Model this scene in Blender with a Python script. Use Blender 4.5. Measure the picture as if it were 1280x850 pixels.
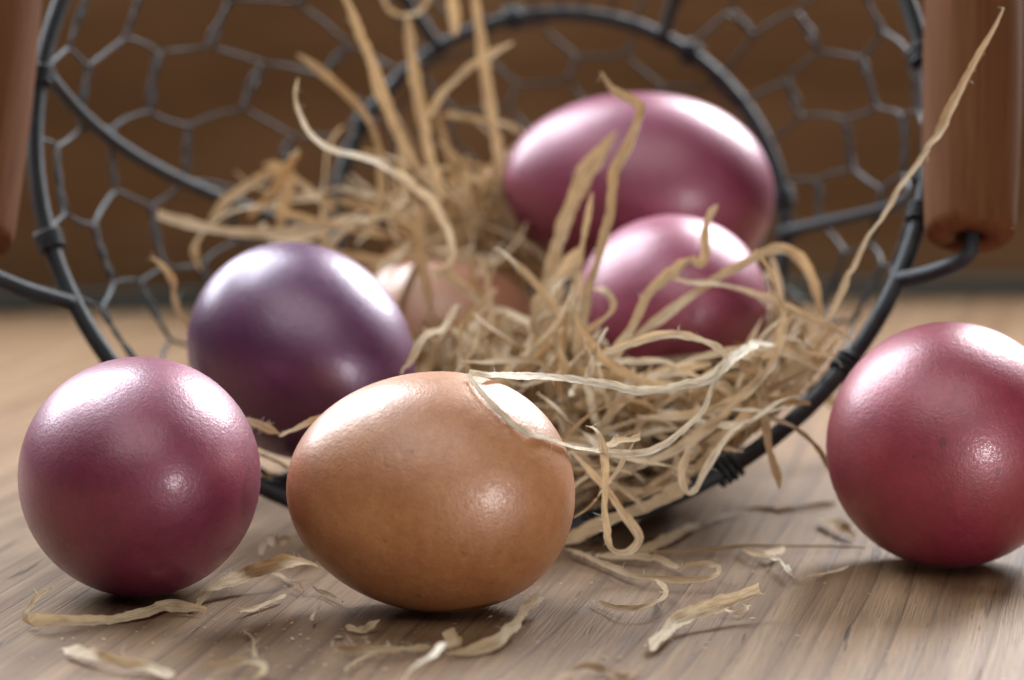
import bpy, math, random
import numpy as np
from mathutils import Vector, Matrix

sc = bpy.context.scene
for o in list(bpy.data.objects):
    bpy.data.objects.remove(o, do_unlink=True)

# ------------------------------------------------------------------ camera
F_PX, CAM_H, PITCH = 3876.0, 0.118, math.radians(6.73)
cam_d = bpy.data.cameras.new('camera')
cam_d.sensor_width = 36.0
cam_d.lens = 36.0 * F_PX / 1280.0
cam_d.clip_start, cam_d.clip_end = 0.01, 50.0
cam_d.dof.use_dof = True
cam_d.dof.focus_distance = 0.582
cam_d.dof.aperture_fstop = 11.0
cam_d.dof.aperture_blades = 0
cam = bpy.data.objects.new('camera', cam_d)
sc.collection.objects.link(cam)
cam.location = (0, 0, CAM_H)
cam.rotation_euler = (math.pi / 2 - PITCH, 0, 0)
sc.camera = cam

# ------------------------------------------------------------------ light
w = bpy.data.worlds.new('World'); sc.world = w; w.use_nodes = True
bg = w.node_tree.nodes['Background']
bg.inputs[0].default_value = (0.80, 0.84, 0.90, 1)
bg.inputs[1].default_value = 0.055


def area(name, loc, target, sx, sy, power, col):
    d = bpy.data.lights.new(name, 'AREA')
    d.shape = 'RECTANGLE'; d.size = sx; d.size_y = sy
    d.energy = power; d.color = col
    o = bpy.data.objects.new(name, d); sc.collection.objects.link(o)
    o.location = loc
    o.rotation_euler = (Vector(target) - Vector(loc)).to_track_quat('-Z', 'Y').to_euler()
    return o


area('window_light_left', (-0.46, 1.10, 0.58), (-0.02, 0.62, 0.0), 0.56, 0.70, 21.0, (0.84, 0.925, 1.0))
area('window_light_right', (0.37, 1.24, 0.49), (0.04, 0.60, 0.0), 0.34, 0.34, 22.0, (0.90, 0.955, 1.0))
area('room_light_front', (-0.08, -0.05, 0.95), (0.0, 0.62, 0.0), 1.1, 0.8, 6.3, (0.97, 0.97, 0.95))
area('added_glint_light', (0.27, 0.22, 0.040), (0.02, 0.60, 0.02), 0.04, 0.04, 0.75, (0.95, 0.97, 1.0))  # added for the egg glints, in place of a bright table patch

sc.view_settings.view_transform = 'Standard'
sc.view_settings.look = 'None'
sc.view_settings.exposure = 0.0
sc.view_settings.gamma = 1.0
sc.view_settings.use_curve_mapping = False
sc.render.engine = 'CYCLES'
sc.cycles.use_denoising = True
sc.cycles.max_bounces = 5
sc.cycles.diffuse_bounces = 3
sc.cycles.glossy_bounces = 3
sc.cycles.use_adaptive_sampling = False
sc.cycles.sample_clamp_indirect = 3.0

rng = np.random.default_rng(11)

# ------------------------------------------------------------------ helpers
_cp, _sp = math.cos(PITCH), math.sin(PITCH)


def ray(px, py):
    a = (px - 640) / F_PX; b = (425 - py) / F_PX
    return np.array([a, _cp + b * _sp, -_sp + b * _cp])


def at(px, py, Y):
    r = ray(px, py)
    return np.array([0, 0, CAM_H]) + r * (Y / r[1])


def ground(px, py, z=0.0):
    r = ray(px, py)
    return np.array([0, 0, CAM_H]) + r * ((z - CAM_H) / r[2])


def tag(o, label=None, cat=None, group=None, kind=None):
    if label: o['label'] = label
    if cat: o['category'] = cat
    if group: o['group'] = group
    if kind: o['kind'] = kind
    return o


def mesh_obj(name, verts, faces, mat, parent=None, smooth=True, uvs=None, tint=None):
    me = bpy.data.meshes.new(name)
    me.from_pydata([tuple(v) for v in verts], [], faces)
    if smooth:
        me.polygons.foreach_set('use_smooth', [True] * len(me.polygons))
    if uvs is not None:
        ul = me.uv_layers.new(name='UVMap')
        li = np.empty(len(me.loops), dtype=np.int32)
        me.loops.foreach_get('vertex_index', li)
        ul.data.foreach_set('uv', np.asarray(uvs, dtype=np.float32)[li].ravel())
    if tint is not None:
        at_ = me.attributes.new('tint', 'FLOAT', 'POINT')
        at_.data.foreach_set('value', np.asarray(tint, dtype=np.float32))
    me.materials.append(mat)
    me.update()
    if tint is not None and smooth: me.set_sharp_from_angle(angle=math.radians(38))
    o = bpy.data.objects.new(name, me)
    sc.collection.objects.link(o)
    if parent is not None:
        o.parent = parent
    return o


def smooth_path(pts, n):
    """Catmull-Rom resample of control points, n points evenly by length."""
    P = np.asarray(pts, float)
    if len(P) < 3:
        t = np.linspace(0, 1, n)[:, None]
        return P[0] * (1 - t) + P[-1] * t
    Q = np.vstack([2 * P[0] - P[1], P, 2 * P[-1] - P[-2]])
    out = []
    for i in range(1, len(Q) - 2):
        p0, p1, p2, p3 = Q[i - 1:i + 3]
        for t in np.linspace(0, 1, 14, endpoint=False):
            out.append(0.5 * ((2 * p1) + (-p0 + p2) * t + (2 * p0 - 5 * p1 + 4 * p2 - p3) * t * t
                              + (-p0 + 3 * p1 - 3 * p2 + p3) * t ** 3))
    out.append(P[-1])
    return resample(np.array(out), n)


def resample(P, n):
    d = np.concatenate([[0], np.cumsum(np.linalg.norm(np.diff(P, axis=0), axis=1))])
    t = np.linspace(0, d[-1], n)
    return np.stack([np.interp(t, d, P[:, k]) for k in range(3)], 1)


def tangents(P):
    T = np.gradient(P, axis=0)
    return T / np.maximum(np.linalg.norm(T, axis=1, keepdims=True), 1e-9)


def tube_geo(P, r, seg=8, closed=False, off=0):
    """parallel transported tube, returns verts, faces"""
    P = np.asarray(P, float); n = len(P)
    if closed:
        T = np.roll(P, -1, 0) - np.roll(P, 1, 0)
        T /= np.linalg.norm(T, axis=1, keepdims=True)
    else:
        T = tangents(P)
    rr = np.broadcast_to(np.asarray(r, float), (n,))
    a = np.array([0.13, 0.31, 0.94]); a -= T[0] * a.dot(T[0]); a /= np.linalg.norm(a)
    vs = []; fs = []
    ang = np.arange(seg) * 2 * math.pi / seg
    for i in range(n):
        a = a - T[i] * a.dot(T[i]); a /= np.linalg.norm(a)
        b = np.cross(T[i], a)
        vs.append(P[i] + rr[i] * (np.cos(ang)[:, None] * a + np.sin(ang)[:, None] * b))
    m = n if closed else n - 1
    for i in range(m):
        j = (i + 1) % n
        for k in range(seg):
            l = (k + 1) % seg
            fs.append((off + i * seg + k, off + i * seg + l, off + j * seg + l, off + j * seg + k))
    if not closed:
        fs.append(tuple(off + k for k in reversed(range(seg))))
        fs.append(tuple(off + (n - 1) * seg + k for k in range(seg)))
    return np.vstack(vs), fs


def tube(name, P, r, mat, parent=None, seg=8, closed=False):
    v, f = tube_geo(P, r, seg, closed)
    return mesh_obj(name, v, f, mat, parent)


# ------------------------------------------------------------------ materials
class NT:
    def __init__(s, name):
        s.m = bpy.data.materials.new(name); s.m.use_nodes = True
        s.t = s.m.node_tree; s.n = s.t.nodes; s.l = s.t.links
        s.b = s.n['Principled BSDF']

    def add(s, typ, **kw):
        n = s.n.new(typ)
        for k, v in kw.items(): setattr(n, k, v)
        return n

    def link(s, a, b): s.l.new(a, b)

    def noise(s, vec, scale, detail=4, rough=0.55, dist=0.0):
        n = s.add('ShaderNodeTexNoise')
        n.inputs['Scale'].default_value = scale
        n.inputs['Detail'].default_value = detail
        n.inputs['Roughness'].default_value = rough
        n.inputs['Distortion'].default_value = dist
        s.link(vec, n.inputs['Vector'])
        return n.outputs['Fac']

    def mapping(s, vec, scale=(1, 1, 1), rot=(0, 0, 0), loc=(0, 0, 0)):
        n = s.add('ShaderNodeMapping')
        n.inputs['Scale'].default_value = scale
        n.inputs['Rotation'].default_value = rot
        n.inputs['Location'].default_value = loc
        s.link(vec, n.inputs['Vector'])
        return n.outputs['Vector']

    def ramp(s, fac, stops):
        n = s.add('ShaderNodeValToRGB')
        e = n.color_ramp.elements
        while len(e) < len(stops): e.new(0.5)
        for i, (p, c) in enumerate(stops):
            e[i].position = p
            e[i].color = (c[0], c[1], c[2], 1) if not np.isscalar(c) else (c, c, c, 1)
        s.link(fac, n.inputs['Fac'])
        return n.outputs['Color']

    def mix(s, fac, a, b, mode='MIX'):
        n = s.add('ShaderNodeMix', data_type='RGBA', blend_type=mode)
        for sock, v in ((n.inputs[0], fac), (n.inputs[6], a), (n.inputs[7], b)):
            if hasattr(v, 'links'): s.link(v, sock)
            elif np.isscalar(v): sock.default_value = v
            else: sock.default_value = (v[0], v[1], v[2], 1)
        return n.outputs[2]

    def math(s, op, a, b=0.0):
        n = s.add('ShaderNodeMath', operation=op)
        for sock, v in ((n.inputs[0], a), (n.inputs[1], b)):
            if hasattr(v, 'links'): s.link(v, sock)
            else: sock.default_value = v
        return n.outputs[0]

    def bump(s, h, strength, dist):
        n = s.add('ShaderNodeBump')
        n.inputs['Strength'].default_value = strength
        n.inputs['Distance'].default_value = dist
        s.link(h, n.inputs['Height'])
        s.link(n.outputs[0], s.b.inputs['Normal'])
        return n

    def obj(s): return s.add('ShaderNodeTexCoord').outputs['Object']


def egg_material(name, dark, light, rough=0.48, metal=0.22, coat=0.32, pores=0.85):
    t = NT(name); o = t.obj()
    big = t.noise(o, 55, 3, 0.5)
    fine = t.noise(o, 2100, 2, 0.6)
    speck = t.noise(o, 1000, 2, 0.5)
    col = t.mix(t.ramp(t.math('ADD', t.math('MULTIPLY', big, 0.6), t.math('MULTIPLY', t.noise(o, 420, 3), 0.4)), [(0.35, 0.0), (0.65, 1.0)]), dark, light)
    col = t.mix(t.math('MULTIPLY', t.ramp(fine, [(0.35, 0.0), (0.72, 1.0)]), 0.32), col,
                tuple(min(1, c * 0.45) for c in dark))
    dots = t.ramp(t.noise(o, 330, 1, 0.4), [(0.765, 0.0), (0.79, 1.0)])
    col = t.mix(t.math('MULTIPLY', dots, 0.5), col, tuple(c * 0.35 for c in dark))
    pale = t.ramp(t.noise(t.mapping(o, (1, 1, 1), loc=(3.3, 1.7, 0.4)), 480, 1, 0.4), [(0.74, 0.0), (0.78, 1.0)])
    col = t.mix(t.math('MULTIPLY', pale, 0.14), col, tuple(min(1, c * 1.6 + 0.08) for c in light))
    t.link(col, t.b.inputs['Base Color'])
    t.b.inputs['Metallic'].default_value = metal
    t.b.inputs['IOR'].default_value = 1.98      # pearl lacquer
    rr = t.ramp(t.math('ADD', t.math('MULTIPLY', speck, 0.5), t.math('MULTIPLY', big, 0.5)), [(0.3, rough - 0.06), (0.7, rough + 0.08)])
    t.link(rr, t.b.inputs['Roughness'])
    t.b.inputs['Coat Weight'].default_value = coat
    t.b.inputs['Coat Roughness'].default_value = 0.135
    h = t.math('ADD', t.math('MULTIPLY', fine, 0.6), t.math('MULTIPLY', speck, 0.5))
    h = t.math('ADD', h, t.math('MULTIPLY', t.noise(o, 120, 2), 0.5))
    bn = t.bump(h, pores, 0.00012)
    t.link(bn.outputs[0], t.b.inputs['Coat Normal'])
    return t.m


def wire_material():
    t = NT('dark_iron'); o = t.obj()
    n = t.noise(o, 260, 4, 0.6)
    c = t.ramp(n, [(0.3, (0.010, 0.011, 0.013)), (0.6, (0.022, 0.023, 0.026)), (0.8, (0.055, 0.042, 0.034))])
    t.link(c, t.b.inputs['Base Color'])
    t.b.inputs['Metallic'].default_value = 0.0
    t.b.inputs['Specular IOR Level'].default_value = 0.32
    t.link(t.ramp(n, [(0.2, 0.50), (0.8, 0.68)]), t.b.inputs['Roughness'])
    t.bump(t.noise(o, 900, 3), 0.35, 0.0003)
    return t.m


def grip_material():
    t = NT('turned_wood'); o = t.obj()
    g = t.noise(t.mapping(o, (420, 420, 26)), 1.0, 5, 0.6, 0.3)
    b = t.noise(o, 40, 3)
    c = t.ramp(g, [(0.25, (0.070, 0.025, 0.010)), (0.42, (0.112, 0.041, 0.016)), (0.60, (0.138, 0.055, 0.022)), (0.8, (0.175, 0.077, 0.034))])
    c = t.mix(t.math('MULTIPLY', b, 0.4), c, (0.10, 0.036, 0.011))
    t.link(c, t.b.inputs['Base Color'])
    t.b.inputs['Roughness'].default_value = 0.85
    t.b.inputs['Specular IOR Level'].default_value = 0.12
    t.bump(g, 0.5, 0.0005)
    return t.m


def straw_material():
    t = NT('dry_straw')
    uv = t.add('ShaderNodeUVMap'); uv.uv_map = 'UVMap'
    at_ = t.add('ShaderNodeAttribute'); at_.attribute_name = 'tint'
    tint = at_.outputs['Fac']
    fib = t.noise(t.mapping(uv.outputs[0], (5.5, 0.5, 1)), 1.0, 4, 0.65)
    cross = t.noise(t.mapping(uv.outputs[0], (1.2, 5.0, 1)), 1.0, 4, 0.6)
    c = t.ramp(tint, [(0.0, (0.35, 0.215, 0.115)), (0.35, (0.58, 0.42, 0.245)), (0.7, (0.77, 0.61, 0.405)), (1.0, (0.87, 0.79, 0.65))])
    c = t.mix(t.math('MULTIPLY', t.ramp(fib, [(0.36, 1.0), (0.54, 0.0)]), 0.55), c, (0.34, 0.215, 0.115))
    c = t.mix(t.math('MULTIPLY', t.ramp(cross, [(0.5, 0.0), (0.8, 1.0)]), 0.22), c, (0.74, 0.62, 0.43))
    t.link(c, t.b.inputs['Base Color'])
    t.b.inputs['Roughness'].default_value = 0.62
    t.b.inputs['Specular IOR Level'].default_value = 0.3
    bn = t.bump(t.math('ADD', fib, t.math('MULTIPLY', cross, 0.5)), 0.6, 0.0004)
    tr = t.add('ShaderNodeBsdfTranslucent')
    t.link(c, tr.inputs[0]); t.link(bn.outputs[0], tr.inputs['Normal'])
    mx = t.add('ShaderNodeMixShader'); mx.inputs[0].default_value = 0.45
    t.link(t.b.outputs[0], mx.inputs[1]); t.link(tr.outputs[0], mx.inputs[2])
    t.link(mx.outputs[0], t.n['Material Output'].inputs[0])
    return t.m


def table_material():
    t = NT('table_wood'); o = t.obj()
    warp = t.noise(t.mapping(o, (9, 2.2, 1)), 1.0, 3)
    wv = t.add('ShaderNodeVectorMath', operation='SCALE')
    comb = t.add('ShaderNodeCombineXYZ')
    t.link(t.math('MULTIPLY', t.math('SUBTRACT', warp, 0.5), 0.014), comb.inputs[0])
    vadd = t.add('ShaderNodeVectorMath', operation='ADD')
    t.link(o, vadd.inputs[0]); t.link(comb.outputs[0], vadd.inputs[1])
    v = vadd.outputs[0]
    ring = t.noise(t.mapping(v, (150, 1.3, 1)), 1.0, 2, 0.5)
    wave = t.add('ShaderNodeTexWave', wave_type='BANDS', bands_direction='X', wave_profile='SAW')
    wave.inputs['Scale'].default_value = 44.0
    wave.inputs['Distortion'].default_value = 16.0
    wave.inputs['Detail'].default_value = 2.0
    wave.inputs['Detail Scale'].default_value = 0.6
    t.link(t.mapping(v, (1, 0.05, 1)), wave.inputs['Vector'])
    rl = t.ramp(wave.outputs['Fac'], [(0.0, 0.0), (0.6, 0.10), (0.86, 0.40), (0.93, 1.0), (1.0, 0.05)])
    lines = t.noise(t.mapping(v, (620, 4.5, 1)), 1.0, 5, 0.65)
    fine = t.noise(t.mapping(o, (2200, 45, 1)), 1.0, 3, 0.6)
    blot = t.noise(o, 14, 4, 0.55)
    c = t.ramp(ring, [(0.28, (0.130, 0.067, 0.032)), (0.5, (0.198, 0.114, 0.058)), (0.72, (0.268, 0.168, 0.094))])
    c = t.mix(t.math('MULTIPLY', t.math('MULTIPLY', rl, 0.85), t.ramp(t.noise(t.mapping(v, (60, 1.6, 1), loc=(7, 3, 0)), 1.0, 3), [(0.30, 0.30), (0.62, 1.0)])), c, (0.060, 0.028, 0.014))
    c = t.mix(t.math('MULTIPLY', t.ramp(lines, [(0.33, 1.0), (0.47, 0.0)]), 0.22), c, (0.10, 0.055, 0.033))
    c = t.mix(t.math('MULTIPLY', t.ramp(fine, [(0.34, 1.0), (0.56, 0.0)]), 0.50), c, (0.070, 0.036, 0.020))
    pore = t.noise(t.mapping(o, (1500, 95, 1), loc=(5, 9, 0)), 1.0, 2, 0.5)
    c = t.mix(t.math('MULTIPLY', t.ramp(pore, [(0.27, 1.0), (0.34, 0.0)]), 0.7), c, (0.040, 0.020, 0.010))
    c = t.mix(t.math('MULTIPLY', t.ramp(blot, [(0.45, 0.0), (0.75, 1.0)]), 0.30), c, (0.20, 0.14, 0.09))
    # open checks that follow the grain
    ck = t.noise(t.mapping(v, (240, 16, 1), loc=(3.1, 0.7, 0)), 1.0, 2, 0.6, 0.4)
    zone = t.noise(o, 22, 2)
    crack = t.math('MULTIPLY', t.ramp(ck, [(0.305, 1.0), (0.335, 0.0)]), t.ramp(zone, [(0.45, 0.0), (0.55, 1.0)]))
    c = t.mix(t.math('MULTIPLY', crack, 0.85), c, (0.035, 0.018, 0.010))
    sp = t.ramp(t.noise(o, 700, 1), [(0.74, 0.0), (0.78, 1.0)])
    c = t.mix(t.math('MULTIPLY', sp, 0.6), c, (0.06, 0.04, 0.03))
    t.link(c, t.b.inputs['Base Color'])
    t.link(t.ramp(lines, [(0.2, 0.72), (0.8, 0.55)]), t.b.inputs['Roughness'])
    t.b.inputs['Specular IOR Level'].default_value = 0.20
    h = t.math('SUBTRACT', t.math('MULTIPLY', lines, 0.45), t.math('MULTIPLY', rl, 0.22))
    h = t.math('ADD', h, t.math('MULTIPLY', fine, 0.45))
    h = t.math('SUBTRACT', h, t.math('MULTIPLY', crack, 1.6))
    t.bump(h, 0.55, 0.0007)
    return t.m


def wall_material(name, a, b, c_, sc_=6):
    t = NT(name); o = t.obj()
    n = t.noise(t.mapping(o, (1.0, 1.0, 5.0)), sc_, 4, 0.6)
    t.link(t.ramp(n, [(0.25, a), (0.5, b), (0.8, c_)]), t.b.inputs['Base Color'])
    t.b.inputs['Roughness'].default_value = 0.85
    t.b.inputs['Specular IOR Level'].default_value = 0.1
    return t.m


M_IRON = wire_material(); M_GRIP = grip_material(); M_STRAW = straw_material(); M_TABLE = table_material()
M_WALL = wall_material('brown_wall', (0.085, 0.042, 0.018), (0.145, 0.075, 0.034), (0.230, 0.130, 0.066), 4)
M_SKIRT = wall_material('grey_skirting', (0.035, 0.040, 0.038), (0.055, 0.058, 0.052), (0.080, 0.076, 0.066))

# ------------------------------------------------------------------ setting
def box_geo(x0, x1, y0, y1, z0, z1, bev=0.0):
    v = [(x0, y0, z0), (x1, y0, z0), (x1, y1, z0), (x0, y1, z0), (x0, y0, z1), (x1, y0, z1), (x1, y1, z1), (x0, y1, z1)]
    f = [(0, 3, 2, 1), (4, 5, 6, 7), (0, 1, 5, 4), (1, 2, 6, 5), (2, 3, 7, 6), (3, 0, 4, 7)]
    return v, f


v, f = box_geo(-0.62, 0.62, -0.75, 0.75, -0.022, 0.0)
tbl = mesh_obj('table_top', v, f, M_TABLE, smooth=False)
tbl.location = (0.0, 0.52, 0.0); tbl.rotation_euler = (0, 0, math.radians(-11.0))
tag(tbl, kind='structure')
# wall behind, its foot rising to the right in the picture
gl = ground(40, 393); gr = ground(1200, 374)
wa = math.atan2(gr[1] - gl[1], gr[0] - gl[0])
v, f = box_geo(-0.20, 0.50, 0.0, 0.02, 0.001, 0.20)
v[5] = (0.50, 0.0, 0.36); v[6] = (0.50, 0.02, 0.36)  # right end raised out of view to shade the far right of the table
wall = mesh_obj('wall', v, f, M_WALL, smooth=False)
wall.location = (gl[0], gl[1] + 0.016, 0.0); wall.rotation_euler = (0, 0, wa)
tag(wall, kind='structure')
v, f = box_geo(-0.20, 0.50, -0.016, -0.001, 0.001, 0.006)
sk = mesh_obj('skirting_board', v, f, M_SKIRT, smooth=False)
sk.location = (gl[0], gl[1] + 0.016, 0.0); sk.rotation_euler = (0, 0, wa)
tag(sk, kind='structure')

# ------------------------------------------------------------------ eggs
EGGS = []


def egg(px, py, Y, a, b, k, axis, mat, label, z=None):
    c = at(px, py, Y)
    if z is not None: c[2] = z
    ax = np.array(axis, float); ax /= np.linalg.norm(ax)
    u = np.cross(ax, [0.21, 0.33, 0.92]); u /= np.linalg.norm(u)
    v_ = np.cross(ax, u)
    nt, ns = 56, 72
    vs = []; fs = []
    th = np.linspace(0, math.pi, nt + 1)
    vs.append(ax * a)
    for i in range(1, nt):
        t = math.cos(th[i]); r = b * math.sin(th[i]) * (1 - k * t - 0.10 * k * (1 - t * t))
        for j in range(ns):
            p = 2 * math.pi * j / ns
            vs.append(ax * a * t + r * (math.cos(p) * u + math.sin(p) * v_))
    vs.append(-ax * a)
    for j in range(ns): fs.append((0, 1 + j, 1 + (j + 1) % ns))
    for i in range(nt - 2):
        for j in range(ns):
            q = 1 + i * ns
            fs.append((q + j, q + ns + j, q + ns + (j + 1) % ns, q + (j + 1) % ns))
    L = len(vs) - 1; q = 1 + (nt - 2) * ns
    for j in range(ns): fs.append((q + j, L, q + (j + 1) % ns))
    vs = np.array(vs)
    # no shell is a true solid of revolution: faint swells, a touch lopsided
    er = np.random.default_rng(int(px))
    dn = vs / np.linalg.norm(vs, axis=1, keepdims=True)
    bump_ = np.zeros(len(vs))
    for q in range(9):
        kv = er.normal(0, 1, 3); kv /= np.linalg.norm(kv)
        bump_ += er.normal(0, 1) * np.sin(dn @ kv * er.uniform(1.5, 5.0) + er.uniform(0, 6.28))
    vs = vs * (1 + 0.0028 * bump_)[:, None]
    o = mesh_obj('egg', vs, fs, mat)
    o.location = c
    tag(o, label, 'egg', 'dyed eggs around the basket')
    EGGS.append(dict(c=np.array(c), ax=ax, a=a, b=b, k=k, low=vs[:, 2].min()))
    return o


def egg_on_table(o):
    e = EGGS[-1]; e['c'][2] = -e['low'] + 0.0001
    o.location = e['c']


M_MAG = egg_material('magenta_shell', (0.175, 0.008, 0.042), (0.265, 0.018, 0.070))
M_RED = egg_material('raspberry_shell', (0.235, 0.011, 0.030), (0.340, 0.024, 0.056))
M_PUR = egg_material('purple_shell', (0.088, 0.008, 0.066), (0.140, 0.016, 0.100), rough=0.44)
M_PINK = egg_material('pink_shell', (0.215, 0.013, 0.055), (0.280, 0.024, 0.080))
M_PINK2 = egg_material('rose_shell', (0.250, 0.020, 0.065), (0.320, 0.036, 0.095))
M_BRN = egg_material('copper_shell', (0.390, 0.135, 0.038), (0.540, 0.225, 0.078), pores=1.0, metal=0.10)
M_BRN2 = egg_material('tan_shell', (0.48, 0.20, 0.10), (0.58, 0.29, 0.165), metal=0.08)

o = egg(175, 600, 0.581, 0.0262, 0.02315, 0.06, (0.22, -0.93, 0.12), M_MAG,
        'round magenta egg on the wood at far left, left of the brown egg'); egg_on_table(o)
o = egg(538, 616, 0.5685, 0.0270, 0.0226, 0.07, (-0.97, -0.12, 0.05), M_BRN,
        'glossy copper brown egg lying on its side in front of the basket'); egg_on_table(o)
o = egg(1188, 556, 0.6145, 0.0268, 0.0246, 0.06, (0.15, 0.95, 0.05), M_RED,
        'raspberry red egg on the wood under the right wooden handle grip'); egg_on_table(o)
egg(380, 443, 0.655, 0.0258, 0.0226, 0.07, (0.72, -0.45, -0.42), M_PUR,
    'purple egg resting on the basket rim behind the magenta egg')
egg(798, 238, 0.748, 0.0328, 0.0238, 0.08, (-0.97, 0.05, 0.10), M_PINK,
    'large pink egg at the back of the basket, highest of all the eggs')
egg(842, 389, 0.691, 0.0242, 0.0217, 0.06, (0.25, -0.90, 0.10), M_PINK2,
    'rose pink egg half buried in straw below the large pink egg')
egg(562, 424, 0.735, 0.0238, 0.0205, 0.07, (0.90, 0.25, -0.25), M_BRN2,
    'pale brown egg half hidden in straw just behind the purple egg')


def egg_g(P, e, grow=0.0):
    """>1 outside; returns normalised radius of each point"""
    d = P - e['c']; t = d @ e['ax']
    rad = np.linalg.norm(d - t[:, None] * e['ax'], axis=1)
    tt = np.clip(t / (e['a'] + grow), -0.98, 0.98)
    prof = (e['b'] + grow) * (1 - e['k'] * tt - 0.10 * e['k'] * (1 - tt * tt))
    return np.sqrt((t / (e['a'] + grow)) ** 2 + (rad / prof) ** 2)


def push_eggs(P, grow=0.0007):
    for e in EGGS:
        g = egg_g(P, e, grow)
        m = g < 1
        if m.any():
            P[m] = e['c'] + (P[m] - e['c']) / np.maximum(g[m], 0.15)[:, None]
    return P


def on_egg(px, py, i, lift=0.0006):
    r = ray(px, py); o_ = np.array([0, 0, CAM_H])
    ts = np.linspace(0.5, 0.8, 3000)
    Q = o_ + ts[:, None] * r
    g = egg_g(Q, EGGS[i], lift)
    k = np.argmax(g < 1) if (g < 1).any() else np.argmin(g)
    return Q[k]


# ------------------------------------------------------------------ basket
YAW = -0.0198
E1 = np.array([math.cos(YAW), math.sin(YAW), 0]); BK = np.array([-math.sin(YAW), math.cos(YAW), 0])
UP = np.array([0, 0, 1.0])
RIM_R, RIM_T = 0.0981, 0.5008
RIM_C = np.array([-0.00756, 0.63429, 0.002]) + RIM_R * (math.cos(RIM_T) * UP + math.sin(RIM_T) * BK)
BAS_R, BAS_T = 0.0563, math.radians(20)
BAS_C = np.array([0.0118, 0.772, 0.0551])


def loft(phi, s, dr=0.0):
    """phi from the bottom, positive to the right; s 0 rim .. 1 base ring"""
    phi = np.asarray(phi, float); s = np.asarray(s, float)
    phi, s = np.broadcast_arrays(phi, s)
    T = RIM_T + (BAS_T - RIM_T) * s
    R = RIM_R + (BAS_R - RIM_R) * s + 0.021 * np.sin(math.pi * s) * (0.55 - 0.45 * np.cos(phi)) + dr
    C = RIM_C[None] * (1 - s.ravel()[:, None]) + BAS_C[None] * s.ravel()[:, None]
    e2 = np.cos(T).ravel()[:, None] * UP + np.sin(T).ravel()[:, None] * BK
    ph = phi.ravel()[:, None]; Rr = R.ravel()[:, None]
    return C + Rr * (np.sin(ph) * E1 - np.cos(ph) * e2)


basket = bpy.data.objects.new('wire_basket', None); sc.collection.objects.link(basket)
basket.location = (RIM_C[0], 0.70, 0.0); basket.empty_display_size = 0.02
tag(basket, 'dark iron wire basket with wooden handle grips, tipped on its side, spilling straw', 'basket')
B_INV = -np.array(basket.location)


def btube(name, P, r, seg=8, closed=False, parent=None, mat=None):
    return tube(name, np.asarray(P) + B_INV, r, mat or M_IRON, parent or basket, seg, closed)


ph = np.linspace(0, 2 * math.pi, 128, endpoint=False)
btube('rim', loft(ph, 0.0), 0.00185, 10, True)
btube('base_ring', loft(ph, 1.0), 0.00185, 10, True)
for deg, drift in ((-95.1, 8.0), (80.5, 8.0), (32.2, 0.0), (-26, 0.0), (152, 0.0), (-147, 0.0)):
    s = np.linspace(0, 1, 28)
    btube('rib', loft(math.radians(deg) + math.radians(drift) * s, s, -0.0018), 0.00155, 8)

WRAPS = [-168, -144, -119, -95.1, -71.5, -49, -26, -4, 14.5, 32.2, 52.5, 75.5, 98, 121, 144, 168, 192]
NW = 16


def warp_phi(u):      # u counted in wraps
    u = np.asarray(u, float) % NW
    return np.radians(np.interp(u, np.arange(NW + 1), WRAPS))


ROWS = 8
TW = 0.40
mesh_r = 0.00046
NM = 16
for j in range(ROWS):
    lo, hi = j / ROWS, (j + 1) / ROWS        # s bounds (lo nearer the rim)
    U = []; S = []; tw = []
    sh = 0.5 * (j % 2)
    for k in range(NM):
        for (a0, a1, s0, s1, t_) in ((0, TW, lo, lo, -1), (TW, 0.5, lo, hi, 0), (0.5, 0.5 + TW, hi, hi, 1), (0.5 + TW, 1.0, hi, lo, 0)):
            n = 9 if t_ else 5
            for q in range(n):
                x = q / n
                U.append(k + sh + a0 + (a1 - a0) * x); S.append(s0 + (s1 - s0) * x)
                tw.append((t_, x))
    U = np.array(U); S = np.array(S)
    jit = 0.007 * np.sin(U * 2.9 + j) + 0.004 * np.sin(U * 7.7 + 2 * j)
    S2 = np.clip(S + jit * (S > 0.01) * (S < 0.99), 0, 1)
    phi = warp_phi((U + 0.03 * np.sin(3.1 * S * 6 + U)) * NW / NM)
    phi = phi + 0.5 * S2 * np.sin(phi)
    # twisted pairs: the two wires wind about each other
    wind = np.array([math.sin(math.pi * 3 * x) if t_ else 0.0 for t_, x in tw])
    wcos = np.array([math.cos(math.pi * 3 * x) * t_ if t_ else 0.0 for t_, x in tw])
    sgn = np.array([t_ for t_, x in tw])
    P = loft(phi, S2 + (-sgn) * 0.0 + 0.0, 0.0) 
    P2 = loft(phi, np.clip(S2 - wcos * 0.0030, 0, 1), 0.0 + sgn * wind * 0.00030)
    btube('mesh_wire', P2, mesh_r, 6, True)
# coils that tie the mesh to rim and base ring
for k in range(NW):
    for s_, R_ in ((0.0, 0.0026), (1.0, 0.0025)):
        if s_ == 1.0 and k % 2: continue
        if s_ == 0.0 and WRAPS[k] == -26: continue
        p0 = math.radians(WRAPS[k])
        tt = np.linspace(0, 1, 40)
        big_ = 0.00255
        ang = tt * 2 * math.pi * 3.0
        along = (tt - 0.5) * (0.045 if s_ == 0 else 0.07)
        P = loft(p0 + along, np.full(40, s_), 0.0)
        c0 = RIM_C if s_ == 0 else BAS_C
        rad = P - c0; rad /= np.linalg.norm(rad, axis=1, keepdims=True)
        tg = tangents(P); nn = np.cross(tg, rad)
        P = P + big_ * (np.cos(ang)[:, None] * rad + np.sin(ang)[:, None] * nn)
        btube('wire_wrap', P, 0.00068, 6)
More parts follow.
